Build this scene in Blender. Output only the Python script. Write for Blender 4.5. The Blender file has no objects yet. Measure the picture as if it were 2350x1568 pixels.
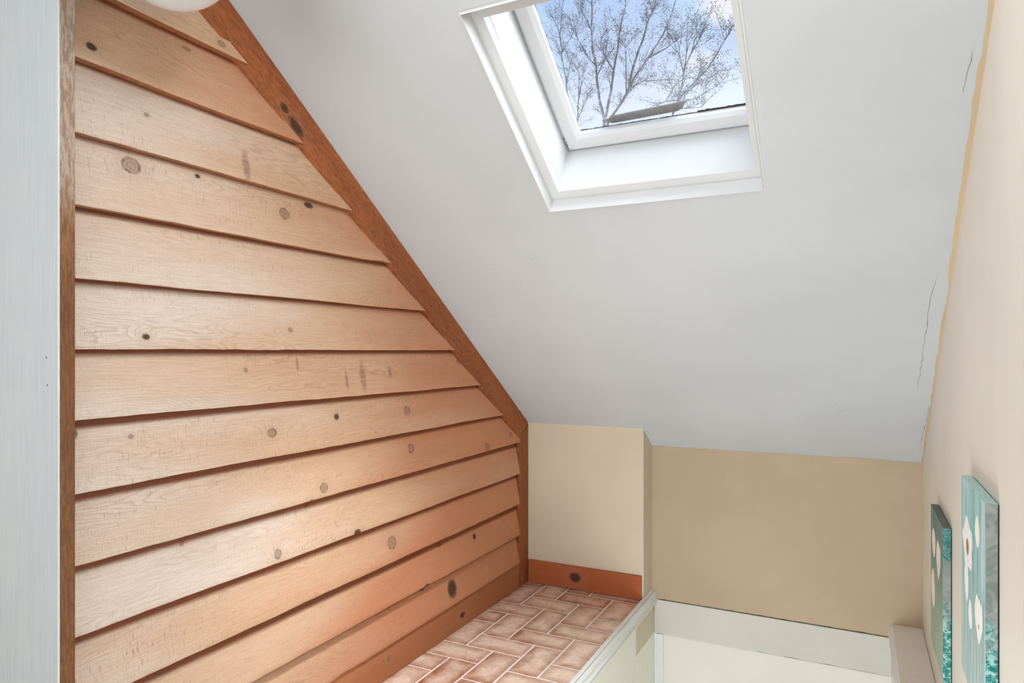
import bpy, bmesh, math, random
from mathutils import Vector, noise as mnoise
random.seed(7)
S = bpy.context.scene
C = S.collection
H = 1.15                      # eye height above the tiled ledge (ledge top = z 0)
C_L = 1.4747                  # distance from the camera axis to the siding wall
YB, YR, XW = 3.0876, 3.2229, 0.2385   # knee wall, recess wall, right wall
SL, Z0 = 0.699468, -0.3565    # ceiling slope and its height (rel. to the eye) at the knee wall
LEN = math.hypot(1, SL)
def cz(y): return Z0 + SL * (YB - y)
def sky(x, t, off):           # x, distance up the slope, height above the ceiling plane
    return (x, YB + (-t + SL * off) / LEN, Z0 + (SL * t + off) / LEN)

# ------------------------------------------------------------------ node helper
class G:
    def __init__(s, name):
        s.m = bpy.data.materials.new(name); s.m.use_nodes = True
        s.t = s.m.node_tree; s.t.nodes.clear()
        s.out = s.t.nodes.new('ShaderNodeOutputMaterial')
    def n(s, typ, ins=None, **kw):
        nd = s.t.nodes.new(typ)
        for k, v in kw.items(): setattr(nd, k, v)
        for k, v in (ins or {}).items(): s.set(nd.inputs[k], v)
        return nd
    def set(s, sock, v):
        if isinstance(v, bpy.types.NodeSocket): s.t.links.new(v, sock)
        elif isinstance(v, (tuple, list)) and sock.type == 'RGBA' and len(v) == 3: sock.default_value = (*v, 1)
        else: sock.default_value = v
    def math(s, op, a, b=0.0, c=None, clamp=False):
        nd = s.n('ShaderNodeMath', operation=op, use_clamp=clamp)
        s.set(nd.inputs[0], a); s.set(nd.inputs[1], b)
        if c is not None: s.set(nd.inputs[2], c)
        return nd.outputs[0]
    def vmath(s, op, a, b):
        nd = s.n('ShaderNodeVectorMath', operation=op); s.set(nd.inputs[0], a); s.set(nd.inputs[1], b)
        return nd.outputs['Value'] if op in ('LENGTH', 'DISTANCE', 'DOT_PRODUCT') else nd.outputs['Vector']
    def mix(s, f, a, b, bt='MIX'):
        nd = s.n('ShaderNodeMix', data_type='RGBA', blend_type=bt)
        s.set(nd.inputs[0], f); s.set(nd.inputs[6], a); s.set(nd.inputs[7], b)
        return nd.outputs[2]
    def noise(s, vec, scale, detail=3, rough=.55, dist=0.0):
        nd = s.n('ShaderNodeTexNoise', {'Vector': vec, 'Scale': scale, 'Detail': detail, 'Roughness': rough, 'Distortion': dist})
        return nd.outputs['Fac']
    def rng(s, v, a, b, c=0.0, d=1.0):
        nd = s.n('ShaderNodeMapRange', {'Value': v, 'From Min': a, 'From Max': b, 'To Min': c, 'To Max': d}, interpolation_type='SMOOTHSTEP')
        return nd.outputs[0]
    def xyz(s, v):
        nd = s.n('ShaderNodeSeparateXYZ', {0: v}); return nd.outputs[0], nd.outputs[1], nd.outputs[2]
    def comb(s, x, y, z):
        return s.n('ShaderNodeCombineXYZ', {0: x, 1: y, 2: z}).outputs[0]
    def obj(s): return s.n('ShaderNodeTexCoord').outputs['Object']
    def attr(s, name): return s.n('ShaderNodeAttribute', attribute_name=name)
    def bump(s, h, strength=.3, dist=.002):
        return s.n('ShaderNodeBump', {'Strength': strength, 'Distance': dist, 'Height': h}).outputs[0]
    def bsdf(s, col, rough=.6, nrm=None, spec=.3, **kw):
        b = s.n('ShaderNodeBsdfPrincipled', {'Base Color': col, 'Roughness': rough, 'Specular IOR Level': spec})
        if nrm is not None: s.set(b.inputs['Normal'], nrm)
        for k, v in kw.items(): s.set(b.inputs[k], v)
        s.t.links.new(b.outputs[0], s.out.inputs[0]); return s.m

def lin(r, g, b):             # sRGB 0-255 -> linear
    f = lambda c: c / 12.92 if c <= .04045 else ((c + .055) / 1.055) ** 2.4
    return (f(r / 255), f(g / 255), f(b / 255))

def paint(name, rgb, rough=.55, var=.05, bump=.12, scale=9, spec=.25):
    g = G(name); o = g.obj()
    n1 = g.noise(o, scale * .25, 4); n2 = g.noise(o, scale * 40, 2)
    col = g.mix(g.rng(n1, .3, .7), tuple(c * (1 - var) for c in rgb), tuple(min(1, c * (1 + var)) for c in rgb))
    return g.bsdf(col, rough, g.bump(g.math('ADD', n2, g.math('MULTIPLY', n1, 2.0)), bump, .001), spec)

# ------------------------------------------------------------------ cedar
KNOTS = [(0.900,0.654,0.0122,0.0084),(1.034,0.551,0.0066,0.0051),(0.999,0.425,0.0223,0.0188),(1.462,0.398,0.0180,0.0163),(1.567,0.443,0.0186,0.0092),(1.177,0.442,0.0077,0.0055),(1.026,0.034,0.0098,0.0070),(1.482,0.063,0.0083,0.0063),(1.324,-0.050,0.0069,0.0059),(1.684,-0.207,0.0120,0.0097),(1.412,-0.229,0.0160,0.0123),(2.062,-0.217,0.0188,0.0160),(0.997,-0.194,0.0063,0.0049),(0.863,-0.174,0.0162,0.0137),(1.615,-0.420,0.0165,0.0148),(2.089,-0.359,0.0183,0.0161),(2.657,-0.424,0.0182,0.0155),(1.558,-0.457,0.0128,0.0118),(1.428,-0.574,0.0131,0.0136),(1.969,-0.679,0.0234,0.0216),(1.769,-0.597,0.0171,0.0143),(2.292,-0.760,0.0163,0.0155),(2.560,-0.800,0.0132,0.0132),(2.374,-0.968,0.0320,0.0355),(2.175,-0.901,0.0198,0.0149),(2.893,-0.393,0.0131,0.0103),(1.144,0.750,0.0112,0.0054),(1.235,0.795,0.0109,0.0079),(1.132,-0.472,0.0061,0.0064),(2.432,-0.041,0.0146,0.0108)]
DARK = {0, 4, 5, 6, 9, 13, 17, 20, 21, 22, 23, 24}
STREAK = [(1.317,0.500,0.016,0.055),(1.517,-0.036,0.007,0.028),(1.809,-0.085,0.018,0.058),(1.726,-0.091,0.008,0.048),(1.957,-0.074,0.0127,0.0246)]

def cedar(name, knots, pale, mid, deep, fresh=0.0, edge=False, along='y', streaks=(), dark=()):
    g = G(name); o = g.obj(); x, y, z = g.xyz(o)
    bid = g.attr('bid').outputs['Fac']
    if along == 'y': L, A, D = y, z, x
    elif along == 'z': L, A, D = z, y, x
    elif along == 'x': L, A, D = x, z, y
    else:                                                 # along the rake
        L = g.math('MULTIPLY', g.math('SUBTRACT', y, g.math('MULTIPLY', z, SL)), 1 / LEN)
        A = g.math('MULTIPLY', g.math('ADD', g.math('MULTIPLY', y, SL), z), 1 / LEN); D = x
    # knots: nearest normalised radius (siding: each face carries its nearest knot), dark ones apart
    yz = g.comb(0.0, L, A)
    wob = g.math('MULTIPLY', g.math('SUBTRACT', g.noise(o, 70, 1), .5), .5)
    rstreak = None
    if knots is KNOTS:
        k0, k1, k2 = g.xyz(g.attr('ka').outputs['Vector']); q0, q1, q2 = g.xyz(g.attr('kb').outputs['Vector'])
        a_ = g.math('DIVIDE', g.math('SUBTRACT', L, k0), k2); b_ = g.math('DIVIDE', g.math('SUBTRACT', A, k1), q0)
        r = g.math('SQRT', g.math('ADD', g.math('MULTIPLY', a_, a_), g.math('MULTIPLY', b_, b_)))
        rmin = g.math('ADD', r, g.math('MULTIPLY', q2, 9.0))
        rdark = g.math('ADD', rmin, g.math('MULTIPLY', g.math('SUBTRACT', 1.0, q1), 9.0))
        rstreak = g.math('ADD', r, g.math('MULTIPLY', g.math('SUBTRACT', 1.0, q2), 9.0))
    else:
        rmin, rdark = 9.0, 9.0
        for i, (ky, kz, ry, rz) in enumerate(knots):
            d = g.vmath('MULTIPLY', g.vmath('SUBTRACT', yz, (0, ky, kz + H)), (0, 1 / ry, 1 / rz))
            r = g.vmath('LENGTH', d, (0, 0, 0))
            rmin = g.math('MINIMUM', rmin, r)
            if i in dark: rdark = g.math('MINIMUM', rdark, r)
    rw = g.math('ADD', rmin, wob); rdw = g.math('ADD', rdark, wob)
    halo = g.math('EXPONENT', g.math('MULTIPLY', g.math('MULTIPLY', rmin, rmin), -.22))
    off = g.math('MULTIPLY', bid, 7.31)
    # growth rings
    warp = g.noise(g.comb(g.math('MULTIPLY', L, 1.1), g.math('MULTIPLY', A, 7.0), off), 1.0, 3, .5)
    warp2 = g.noise(g.comb(g.math('MULTIPLY', L, 9.0), g.math('MULTIPLY', A, 40.0), off), 1.0, 2, .5)
    ph = g.math('ADD', g.math('MULTIPLY', A, 38.0), g.math('MULTIPLY', warp, 13.0))
    ph = g.math('ADD', ph, g.math('ADD', g.math('MULTIPLY', halo, 1.3), g.math('MULTIPLY', warp2, .9)))
    fr = g.math('FRACT', g.math('MULTIPLY', ph, 3.0))
    ring = g.math('MULTIPLY', g.rng(fr, .45, .92), g.rng(fr, 1.0, .95))
    rmask = g.rng(g.noise(g.comb(g.math('MULTIPLY', L, 1.6), g.math('MULTIPLY', A, 9.0), g.math('ADD', off, 3.3)), 1.0, 2), .42, .68)
    ring = g.math('MULTIPLY', ring, g.math('ADD', g.math('MULTIPLY', rmask, .75), .18))
    # fibres and rough-saw marks across the board
    fib = g.noise(g.comb(g.math('MULTIPLY', L, 14.0), g.math('MULTIPLY', A, 520.0), off), 1.0, 3, .6)
    saw = g.noise(g.comb(g.math('MULTIPLY', L, 330.0), g.math('MULTIPLY', A, 40.0), off), 1.0, 3, .6)
    sawm = g.rng(g.noise(g.comb(g.math('MULTIPLY', L, 2.5), g.math('MULTIPLY', A, 10.0), g.math('ADD', off, 8.8)), 1.0, 3), .38, .68, .12, 1.0)
    sawl = g.math('MULTIPLY', g.rng(saw, .56, .72), sawm)
    fine = g.noise(g.comb(g.math('MULTIPLY', L, 900.0), g.math('MULTIPLY', A, 900.0), D), 1.0, 2)
    # tone
    tone = g.noise(g.comb(g.math('MULTIPLY', L, .9), g.math('MULTIPLY', A, 5.0), off), 1.0, 3)
    bt = g.attr('tone').outputs['Fac']
    tone_and_light = g.math('ADD', g.rng(L, .5, 2.8), g.math('MULTIPLY', g.math('SUBTRACT', tone, .5), .9)) if along == 'y' else g.math('ADD', tone, .1)  # left-to-right run paints the wall's light falloff into the wood colour
    tone_and_light = g.math('ADD', tone_and_light, g.math('ADD', bt, fresh), clamp=True)
    if name == 'raw_pine_edge': tone_and_light = g.math('SUBTRACT', tone_and_light, g.rng(z, H + .05, H + .42, 0, .75), clamp=True)  # side edge gets paler towards the top
    col = g.mix(g.rng(tone_and_light, .0, .55), pale, mid)
    col = g.mix(g.rng(tone_and_light, .45, 1.0), col, deep)
    col = g.mix(g.math('MULTIPLY', ring, .52), col, g.mix(.55, col, (.30, .13, .055)))
    col = g.mix(g.rng(fib, .35, .72, 0.0, .42), col, g.mix(.6, col, (.36, .17, .08)))
    col = g.mix(g.math('MULTIPLY', sawl, .60), col, (.25, .13, .075))
    col = g.mix(g.rng(fine, .35, .7, 0.0, .32), col, (.32, .19, .12))
    # knots
    hal2 = g.rng(rw, 3.2, .9)
    col = g.mix(g.math('MULTIPLY', hal2, .35), col, g.mix(.5, col, (.42, .24, .15)))
    col = g.mix(g.math('MULTIPLY', g.rng(rw, 1.2, .7), .5), col, (.26, .145, .095))
    kr = g.math('SINE', g.math('MULTIPLY', rw, 17.0))
    col = g.mix(g.math('MULTIPLY', g.rng(rw, 1.05, .9), g.rng(kr, .2, 1.0, 0, .35)), col, (.12, .055, .03))
    lip = g.math('MULTIPLY', g.rng(rw, .78, .98), g.rng(rw, 1.22, 1.03))
    col = g.mix(g.math('MULTIPLY', lip, g.math('MULTIPLY', g.rng(wob, -.08, .10), .75)), col, (.07, .03, .018))
    if dark:
        col = g.mix(g.math('MULTIPLY', g.rng(rdw, 1.1, .6), .85), col, (.045, .02, .014))
    if rstreak is not None:
        f = g.math('MULTIPLY', g.rng(g.math('ADD', rstreak, wob), 1.1, .35), g.rng(fib, .3, .6, .45, 1.0))
        col = g.mix(g.math('MULTIPLY', f, .62), col, (.20, .10, .075))
    if knots is KNOTS: col = g.mix(g.math('MULTIPLY', g.rng(g.math('ADD', g.attr('lap').outputs['Fac'], g.math('MULTIPLY', g.math('SUBTRACT', fib, .5), .004)), .131, .144), .93), col, (.21, .055, .018))  # dark red-brown band below each board edge paints its shadow into the colour
    if along in 'rz': col = g.mix(g.rng(g.noise(g.comb(g.math('MULTIPLY', L, 40.0), g.math('MULTIPLY', A, 240.0), D), 1.0, 3, .65), .40, .62, 0, .75), col, g.mix(.62, col, (.10, .035, .012)))
    if edge: col = g.mix(.8, col, g.mix(g.rng(fib, .3, .7), (.30, .105, .037), (.40, .15, .055)))
    h = g.math('SUBTRACT', g.math('SUBTRACT', fine, g.math('MULTIPLY', sawl, 1.2)), g.math('ADD', g.math('MULTIPLY', ring, .6), g.math('MULTIPLY', fib, .8)))
    return g.bsdf(col, .68, g.bump(h, .45, .0014), .2)

PALE, MID, DEEP = lin(238, 223, 210), lin(221, 183, 151), lin(206, 136, 100)
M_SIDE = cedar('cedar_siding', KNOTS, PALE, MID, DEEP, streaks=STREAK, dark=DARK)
M_EDGE = cedar('cedar_sawn_edge', [], PALE, MID, DEEP, .3, edge=True)
RK = []
for (ky, kz, r1, r2) in ((1.50, .66, .034, .016), (1.455, .70, .018, .012), (2.72, -.185, .02, .007), (1.86, .40, .012, .008), (2.39, .035, .02, .009)):
    RK.append(((ky - (kz) * SL) / LEN - 0, (ky * SL + kz) / LEN, r1, r2))
def shift_rake(k):            # knots are given eye-relative: move them to the ledge datum along the rake axes
    return [(l - H * SL / LEN, a + H / LEN - H, r1, r2) for (l, a, r1, r2) in k]
M_RAKE = cedar('cedar_rake', shift_rake(RK), lin(208, 132, 76), lin(194, 108, 56), lin(152, 74, 34), .15, along='r', dark={0, 1})
M_VERT = cedar('cedar_upright', [], lin(206, 128, 70), lin(190, 104, 50), lin(150, 74, 32), .15, along='z')
M_BASE = cedar('cedar_base', [(2.45, -1.10, .02, .012), (1.95, -1.08, .012, .009)], lin(224, 170, 128), lin(206, 138, 94), lin(176, 104, 64), .1, along='y', dark={0})
M_BASEB = cedar('cedar_base_back', [(-1.213, -1.09, .030, .024)], lin(214, 124, 66), lin(204, 108, 54), lin(176, 84, 40), .2, along='x', dark={0})
M_RAW = cedar('raw_pine_edge', [], lin(222, 208, 196), lin(160, 116, 80), lin(124, 80, 48), .32, along='z')

# ------------------------------------------------------------------ mesh helpers
def link(name, bm, mats, parent=None, bevel=0.0, smooth=False, seg=2):
    for v in bm.verts: v.co.z += H
    bmesh.ops.recalc_face_normals(bm, faces=bm.faces)
    me = bpy.data.meshes.new(name); bm.to_mesh(me); bm.free()
    for m in (mats if isinstance(mats, (list, tuple)) else [mats]): me.materials.append(m)
    o = bpy.data.objects.new(name, me); C.objects.link(o)
    if parent is not None:
        o.parent = parent
        o.matrix_parent_inverse = parent.matrix_world.inverted() if parent.type != 'EMPTY' else parent.matrix_basis.inverted()
    if smooth:
        for p in me.polygons: p.use_smooth = True
    if bevel:
        b = o.modifiers.new('bevel', 'BEVEL'); b.width = bevel; b.segments = seg; b.limit_method = 'ANGLE'; b.angle_limit = .6
    return o
def struct(o): o['kind'] = 'structure'; return o
def tag(o, label, cat, group=None):
    o['label'] = label; o['category'] = cat
    if group: o['group'] = group
    return o
def empty(name, loc):
    o = bpy.data.objects.new(name, None); o.location = (loc[0], loc[1], loc[2] + H); o.empty_display_size = .05
    C.objects.link(o); return o
def poly(bm, pts, mi=0):
    f = bm.faces.new([bm.verts.new(p) for p in pts]); f.material_index = mi; return f
def box(bm, x0, x1, y0, y1, z0, z1, mi=0):
    v = [bm.verts.new(p) for p in ((x0,y0,z0),(x1,y0,z0),(x1,y1,z0),(x0,y1,z0),(x0,y0,z1),(x1,y0,z1),(x1,y1,z1),(x0,y1,z1))]
    for q in ((0,3,2,1),(4,5,6,7),(0,1,5,4),(1,2,6,5),(2,3,7,6),(3,0,4,7)):
        bm.faces.new([v[i] for i in q]).material_index = mi
def prism(bm, pts, vec, mi=0):     # closed planar outline pushed along vec
    a = [bm.verts.new(p) for p in pts]; b = [bm.verts.new(tuple(p[i] + vec[i] for i in range(3))) for p in pts]
    n = len(pts); bm.faces.new(a).material_index = mi; bm.faces.new(list(reversed(b))).material_index = mi
    for i in range(n): bm.faces.new((a[i], b[i], b[(i + 1) % n], a[(i + 1) % n])).material_index = mi
def tube(bm, pts, radii, sides=5):
    rings = []
    for i, p in enumerate(pts):
        p = Vector(p); d = (Vector(pts[min(i + 1, len(pts) - 1)]) - Vector(pts[max(i - 1, 0)])).normalized()
        a = d.orthogonal().normalized(); b = d.cross(a)
        rings.append([bm.verts.new(p + (a * math.cos(k * 2 * math.pi / sides) + b * math.sin(k * 2 * math.pi / sides)) * radii[i]) for k in range(sides)])
    for r0, r1 in zip(rings, rings[1:]):
        for k in range(sides): bm.faces.new((r0[k], r0[(k + 1) % sides], r1[(k + 1) % sides], r1[k]))
    bm.faces.new(rings[0]); bm.faces.new(list(reversed(rings[-1])))

# ------------------------------------------------------------------ paints
def plaster():
    g = G('white_ceiling_plaster'); o = g.obj(); x, y, z = g.xyz(o)
    n1 = g.noise(o, 1.6, 4); n2 = g.noise(o, 260, 2); n3 = g.noise(o, 14, 4)
    col = g.mix(g.rng(n1, .3, .7), lin(199, 202, 204), lin(206, 209, 211))
    sm = g.rng(g.noise(g.comb(g.math('MULTIPLY', x, 3), g.math('MULTIPLY', y, 9), g.math('MULTIPLY', z, 9)), 1.0, 5, .65), .66, .80)
    col = g.mix(g.math('MULTIPLY', sm, .22), col, lin(165, 162, 160))
    return g.bsdf(col, .6, g.bump(g.math('ADD', g.math('MULTIPLY', n2, .5), g.math('MULTIPLY', n3, 2.5)), .10, .002), .2)
M_CEIL = plaster()
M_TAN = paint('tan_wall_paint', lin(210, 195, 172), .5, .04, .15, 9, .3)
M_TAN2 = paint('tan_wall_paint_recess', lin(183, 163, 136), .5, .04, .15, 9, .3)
M_RIGHT = paint('cream_wall_paint', lin(236, 227, 214), .42, .03, .12, 9, .35)
M_WHITE = paint('white_trim_paint', lin(232, 231, 228), .35, .03, .15, 12, .4)
M_WHITE2 = paint('white_shaft_paint', lin(214, 214, 213), .4, .02, .2, 12, .35)
M_PANEL = paint('greenish_white_panel_paint', lin(238, 238, 222), .45, .04, .3, 12, .3)
M_BAND = paint('grey_white_band_paint', lin(204, 199, 190), .45, .03, .1, 10, .3)
M_LOWER = paint('warm_white_lower_wall', lin(228, 221, 212), .55, .02, .12, 9, .25)
M_GREYP = paint('grey_shadow_gap', lin(196, 199, 202), .6, .1, .1)
M_CRACK = paint('dark_crack', (.10, .08, .065), .9, .3, .1, 40)
M_GASKET_AND_SHADE = paint('dark_gasket_and_gap_shade', (.055, .043, .036), .8, .5, .4, 60)
def post_paint():
    g = G('grey_white_brushed_paint'); o = g.obj(); x, y, z = g.xyz(o)
    br = g.noise(g.comb(g.math('MULTIPLY', x, 420), y, g.math('MULTIPLY', z, 5)), 1.0, 3, .6)
    n1 = g.noise(o, 5, 4)
    col = g.mix(g.rng(br, .3, .75), lin(212, 216, 221), lin(224, 228, 233))
    col = g.mix(g.rng(n1, .35, .7, 0, .3), col, lin(232, 232, 230))
    dn = g.rng(g.noise(g.comb(g.math('MULTIPLY', x, 60), y, g.math('MULTIPLY', z, 22)), 1.0, 2), .73, .8)
    return g.bsdf(col, .42, g.bump(g.math('SUBTRACT', g.math('ADD', br, n1), g.math('MULTIPLY', dn, 3)), .3, .0012), .4)
M_POST = post_paint()

# ------------------------------------------------------------------ tiled ledge (floor)
def tile_mat():
    g = G('terracotta_tile'); o = g.obj()
    uv = g.n('ShaderNodeUVMap', uv_map='tile').outputs[0]; u, v, _ = g.xyz(uv)
    bid = g.attr('bid').outputs['Fac']; asp = g.attr('asp').outputs['Fac']
    eu = g.math('MINIMUM', u, g.math('SUBTRACT', asp, u)); ev = g.math('MINIMUM', v, g.math('SUBTRACT', 1.0, v))
    e = g.math('MINIMUM', eu, ev)
    off = g.math('MULTIPLY', bid, 13.7)
    n1 = g.noise(g.comb(u, v, off), 2.2, 4, .6); n2 = g.noise(g.comb(u, v, off), 9, 4, .65)
    f = g.math('ADD', g.math('MULTIPLY', g.rng(e, .42, .0), .62), g.math('MULTIPLY', g.math('SUBTRACT', n1, .42), 1.5))
    f = g.math('ADD', f, g.math('MULTIPLY', g.math('SUBTRACT', g.math('FRACT', g.math('MULTIPLY', bid, 5.17)), .5), .35), clamp=True)
    col = g.mix(f, lin(240, 214, 194), lin(162, 96, 60))
    col = g.mix(g.rng(n2, .45, .75, 0, .4), col, lin(204, 152, 112))
    return g.bsdf(col, g.rng(n2, .2, .8, .26, .42), g.bump(n2, .12, .001), .5, **{'Coat Weight': .9, 'Coat Roughness': .22})
M_TILE = tile_mat()
M_GROUT = paint('pale_grout', lin(232, 222, 214), .85, .07, .35, 30, .15)
P, XL, YT = .12025, -1.487, 3.0275
def build_floor():
    bm = bmesh.new(); uvl = bm.loops.layers.uv.new('tile')
    bidl = bm.faces.layers.float.new('bid'); aspl = bm.faces.layers.float.new('asp')
    x1lim, x0lim, y1lim, y0lim = -.886, -1.500, 3.086, -.6
    gz = .0036; k = 0
    def tile(c0, c1, r0, r1):
        nonlocal k
        k += 1
        xa, xb = XL + P * c0 + gz, XL + P * c1 - gz
        yb, ya = YT - P * (r0) - gz, YT - P * (r1) + gz
        ox, oy, horiz = xa, ya, (c1 - c0) >= (r1 - r0)
        xa, xb, ya, yb = max(xa, x0lim), min(xb, x1lim), max(ya, y0lim), min(yb, y1lim)
        if xb - xa < .004 or yb - ya < .004: return
        bv, zt, zb = .0012, -1.15, -1.1530
        top = [(xa + bv, ya + bv), (xb - bv, ya + bv), (xb - bv, yb - bv), (xa + bv, yb - bv)]
        low = [(xa, ya), (xb, ya), (xb, yb), (xa, yb)]
        tv = [bm.verts.new((a, b, zt)) for a, b in top]; lv = [bm.verts.new((a, b, zb)) for a, b in low]
        fs = [bm.faces.new(tv)] + [bm.faces.new((lv[i], lv[(i + 1) % 4], tv[(i + 1) % 4], tv[i])) for i in range(4)]
        for f in fs:
            f[bidl] = k * .3719; f[aspl] = 2.0
            for l in f.loops:
                a, b = (l.vert.co.x - ox) / P, (l.vert.co.y - oy) / P
                l[uvl].uv = (a, b) if horiz else (b, a)
    for c in range(-1, 6):
        for r in range(-2, 32):
            if (r + c) % 4 == 2: tile(c, c + 2, r, r + 1)
            if (r + c) % 4 == 0: tile(c, c + 1, r, r + 2)
    box(bm, -1.52, -.880, -.6, 3.10, -1.30, -1.1516, 1)
    return struct(link('floor', bm, [M_TILE, M_GROUT]))
build_floor()

# ------------------------------------------------------------------ left wall: bevel siding
YPOST = .842
def rake_y(z): return 1.309 + (.759 - z) / .705           # inner edge of the rake board
TONE = [.28, .14, .14, -.06, .06, -.02, .02, .06, .06, .14, .04, .40, .16, .1, .1, .1]
BOT = [(-1.031, -1.030), (-.897, -.893), (-.748, -.741), (-.600, -.594), (-.4515, -.441), (-.299, -.2935), (-.1445, -.146), (.0045, .006), (.154, .155), (.310, .306), (.462, .452), (.618, .606), (.779, .752), (.936, .900), (1.085, 1.05), (1.235, 1.20)]
def build_siding():
    bm = bmesh.new(); bidl = bm.faces.layers.float.new('bid'); vl = bm.verts.layers.float.new('lap'); LAP = []
    tnl = bm.faces.layers.float.new('tone')
    kal = bm.faces.layers.float_vector.new('ka'); kbl = bm.faces.layers.float_vector.new('kb')
    for i, (zl, zr) in enumerate(BOT):
        top = BOT[i + 1][0] - zl + .016 if i + 1 < len(BOT) else .16
        if i == 0: top = .146
        fr = [0, .012, .10, .30, .55, .78, .86, .93, 1.0]
        N = 150
        cols = []
        seed = i * 17.3
        yend = [min(2.984, rake_y(zr + top * f) if zr + top * f > -.45 else 9) for f in fr]
        if yend[0] <= YPOST + .06: 
            yend = [max(v, YPOST + .06) for v in yend]
        xoff = (mnoise.noise(Vector((seed, 1, 2))) * .0015)
        for k in range(N + 1):
            u = k / N; col = []
            for j, f in enumerate(fr):
                y = YPOST + (yend[j] - YPOST) * u
                zb = zl + (zr - zl) * max(0, min(1, (y - .85) / 2.0))
                rough = mnoise.noise(Vector((y * 3.1, seed, 0))) * .0022 + mnoise.noise(Vector((y * 16, seed, 5))) * .0011 + mnoise.noise(Vector((y * 60, seed, 9))) * .0006
                chip = max(0, mnoise.noise(Vector((y * 5, seed, 31))) - .52) * .02
                z = zb + (rough + chip) * (1 - f) + top * f
                x = -1.4610 - .0275 * f + xoff + mnoise.noise(Vector((y * 1.7, z * 6, seed))) * .0010
                if j == 0: x -= .0014
                col.append((x, y, z))
            cols.append(col)
        V = [[bm.verts.new(p) for p in col] for col in cols]
        for row in V:
            for j, f in enumerate(fr): LAP.append((row[j], top * f + max(-.012, min(.016, -(zl + .15) * .022))))  # painted shade band widened on the lower boards
        B = [bm.verts.new((-1.5040, c[0][1], c[0][2] + .001)) for c in cols]
        for k in range(N):
            for j in range(len(fr) - 1):
                f = bm.faces.new((V[k][j], V[k + 1][j], V[k + 1][j + 1], V[k][j + 1])); f[bidl] = i * 1.0 + .37; f.smooth = True
            f = bm.faces.new((B[k], B[k + 1], V[k + 1][0], V[k][0])); f[bidl] = i + .37; f.material_index = 1
        # sawn end against the trim
        e = [bm.verts.new((-1.5040, v.co.y, v.co.z)) for v in V[N]]
        for j in range(len(fr) - 1):
            f = bm.faces.new((V[N][j], e[j], e[j + 1], V[N][j + 1])); f.material_index = 1; f[bidl] = i + .37
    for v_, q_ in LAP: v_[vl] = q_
    for f in bm.faces:
        c = f.calc_center_median(); best = None
        for j, (ky, kz, ry, rz) in enumerate(KNOTS + STREAK):
            r = ((c.y - ky) / ry) ** 2 + ((c.z - kz) / rz) ** 2
            if best is None or r < best[0]: best = (r, j, ky, kz, ry, rz)
        _, j, ky, kz, ry, rz = best; f[tnl] = TONE[min(15, int(f[bidl]))]
        f[kal] = (ky, kz + H, ry); f[kbl] = (rz, 1.0 if j in DARK else 0.0, 1.0 if j >= len(KNOTS) else 0.0)
    # sheathing behind the boards
    pts = [(-1.506, .826, -1.30), (-1.506, 3.11, -1.30), (-1.506, 3.11, cz(3.11)), (-1.506, .826, cz(.826))]
    prism(bm, pts, (-.05, 0, 0), 1)
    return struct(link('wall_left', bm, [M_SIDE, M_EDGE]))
build_siding()

bm = bmesh.new()      # rake board under the slope
ya, yb = .80, 3.0876
prism(bm, [(-1.505, ya, cz(ya)), (-1.505, yb - .004, cz(yb - .004)), (-1.505, 2.990, -.428), (-1.505, rake_y(-.40), -.40), (-1.505, ya, .759 + .705 * (1.309 - ya))], (.0375, 0, 0))
struct(link('trim_1', bm, M_RAKE, bevel=.0015))
bm = bmesh.new()      # corner upright
prism(bm, [(-1.505, 2.984, -1.15), (-1.505, 3.0860, -1.15), (-1.505, 3.0860, -.361), (-1.505, 2.993, -.4285), (-1.505, 2.984, -.43)], (.0370, 0, 0))
struct(link('trim_2', bm, M_VERT, bevel=.0015))
bm = bmesh.new(); box(bm, -1.500, -1.4700, .85, 3.074, -1.149, -1.026)
struct(link('baseboard_left', bm, M_BASE, bevel=.0015))
bm = bmesh.new(); box(bm, -1.463, -.887, 3.074, 3.0885, -1.147, -1.037)
struct(link('baseboard_back', bm, M_BASEB, bevel=.0015))

# ------------------------------------------------------------------ back walls
bm = bmesh.new()
poly(bm, [(-1.53, YB, -1.3), (-.884, YB, -1.3), (-.884, YB, cz(YB) + .01), (-1.53, YB, cz(YB) + .01)])
n = 14                 # the plaster corner is slightly rounded
cs = [(-.884 + .004 * math.sin(a), YB + .004 - .004 * math.cos(a)) for a in [k * math.pi / 2 / 4 for k in range(5)]] + [(-.877, 3.235)]
cs[0] = (-.884, YB)
for (xa, y0), (xb, y1) in zip(cs, cs[1:]): poly(bm, [(xa, y0, -1.3), (xb, y1, -1.3), (xb, y1, cz(y1) + .01), (xa, y0, cz(y0) + .01)])
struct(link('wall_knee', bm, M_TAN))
bm = bmesh.new()
box(bm, -.90, .26, YR, YR + .08, -1.1795, cz(YR) + .004)
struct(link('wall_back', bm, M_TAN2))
bm = bmesh.new(); box(bm, -.95, .26, YR + .001, YR + .08, -2.7, -1.1815)
struct(link('wall_stairwell', bm, M_LOWER))
def panel_paint():
    g = G('ledge_panel_paint'); o = g.obj(); x, y, z = g.xyz(o)
    n1 = g.noise(o, 30, 4); lv = g.math('SUBTRACT', g.math('ADD', z, g.math('MULTIPLY', g.math('SUBTRACT', n1, .5), .012)), H - 1.338)
    f = g.math('MULTIPLY', g.rng(lv, -.003, .003), g.rng(y, 2.9, 2.93))
    col = g.mix(f, g.mix(g.rng(g.noise(g.comb(x, g.math('MULTIPLY', y, 50), g.math('MULTIPLY', z, 6)), 1.0, 4), .55, .75, 0, .35), lin(243, 241, 230), lin(216, 212, 197)), lin(208, 198, 172))
    return g.bsdf(col, .45, g.bump(n1, .2, .001), .3)
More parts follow.
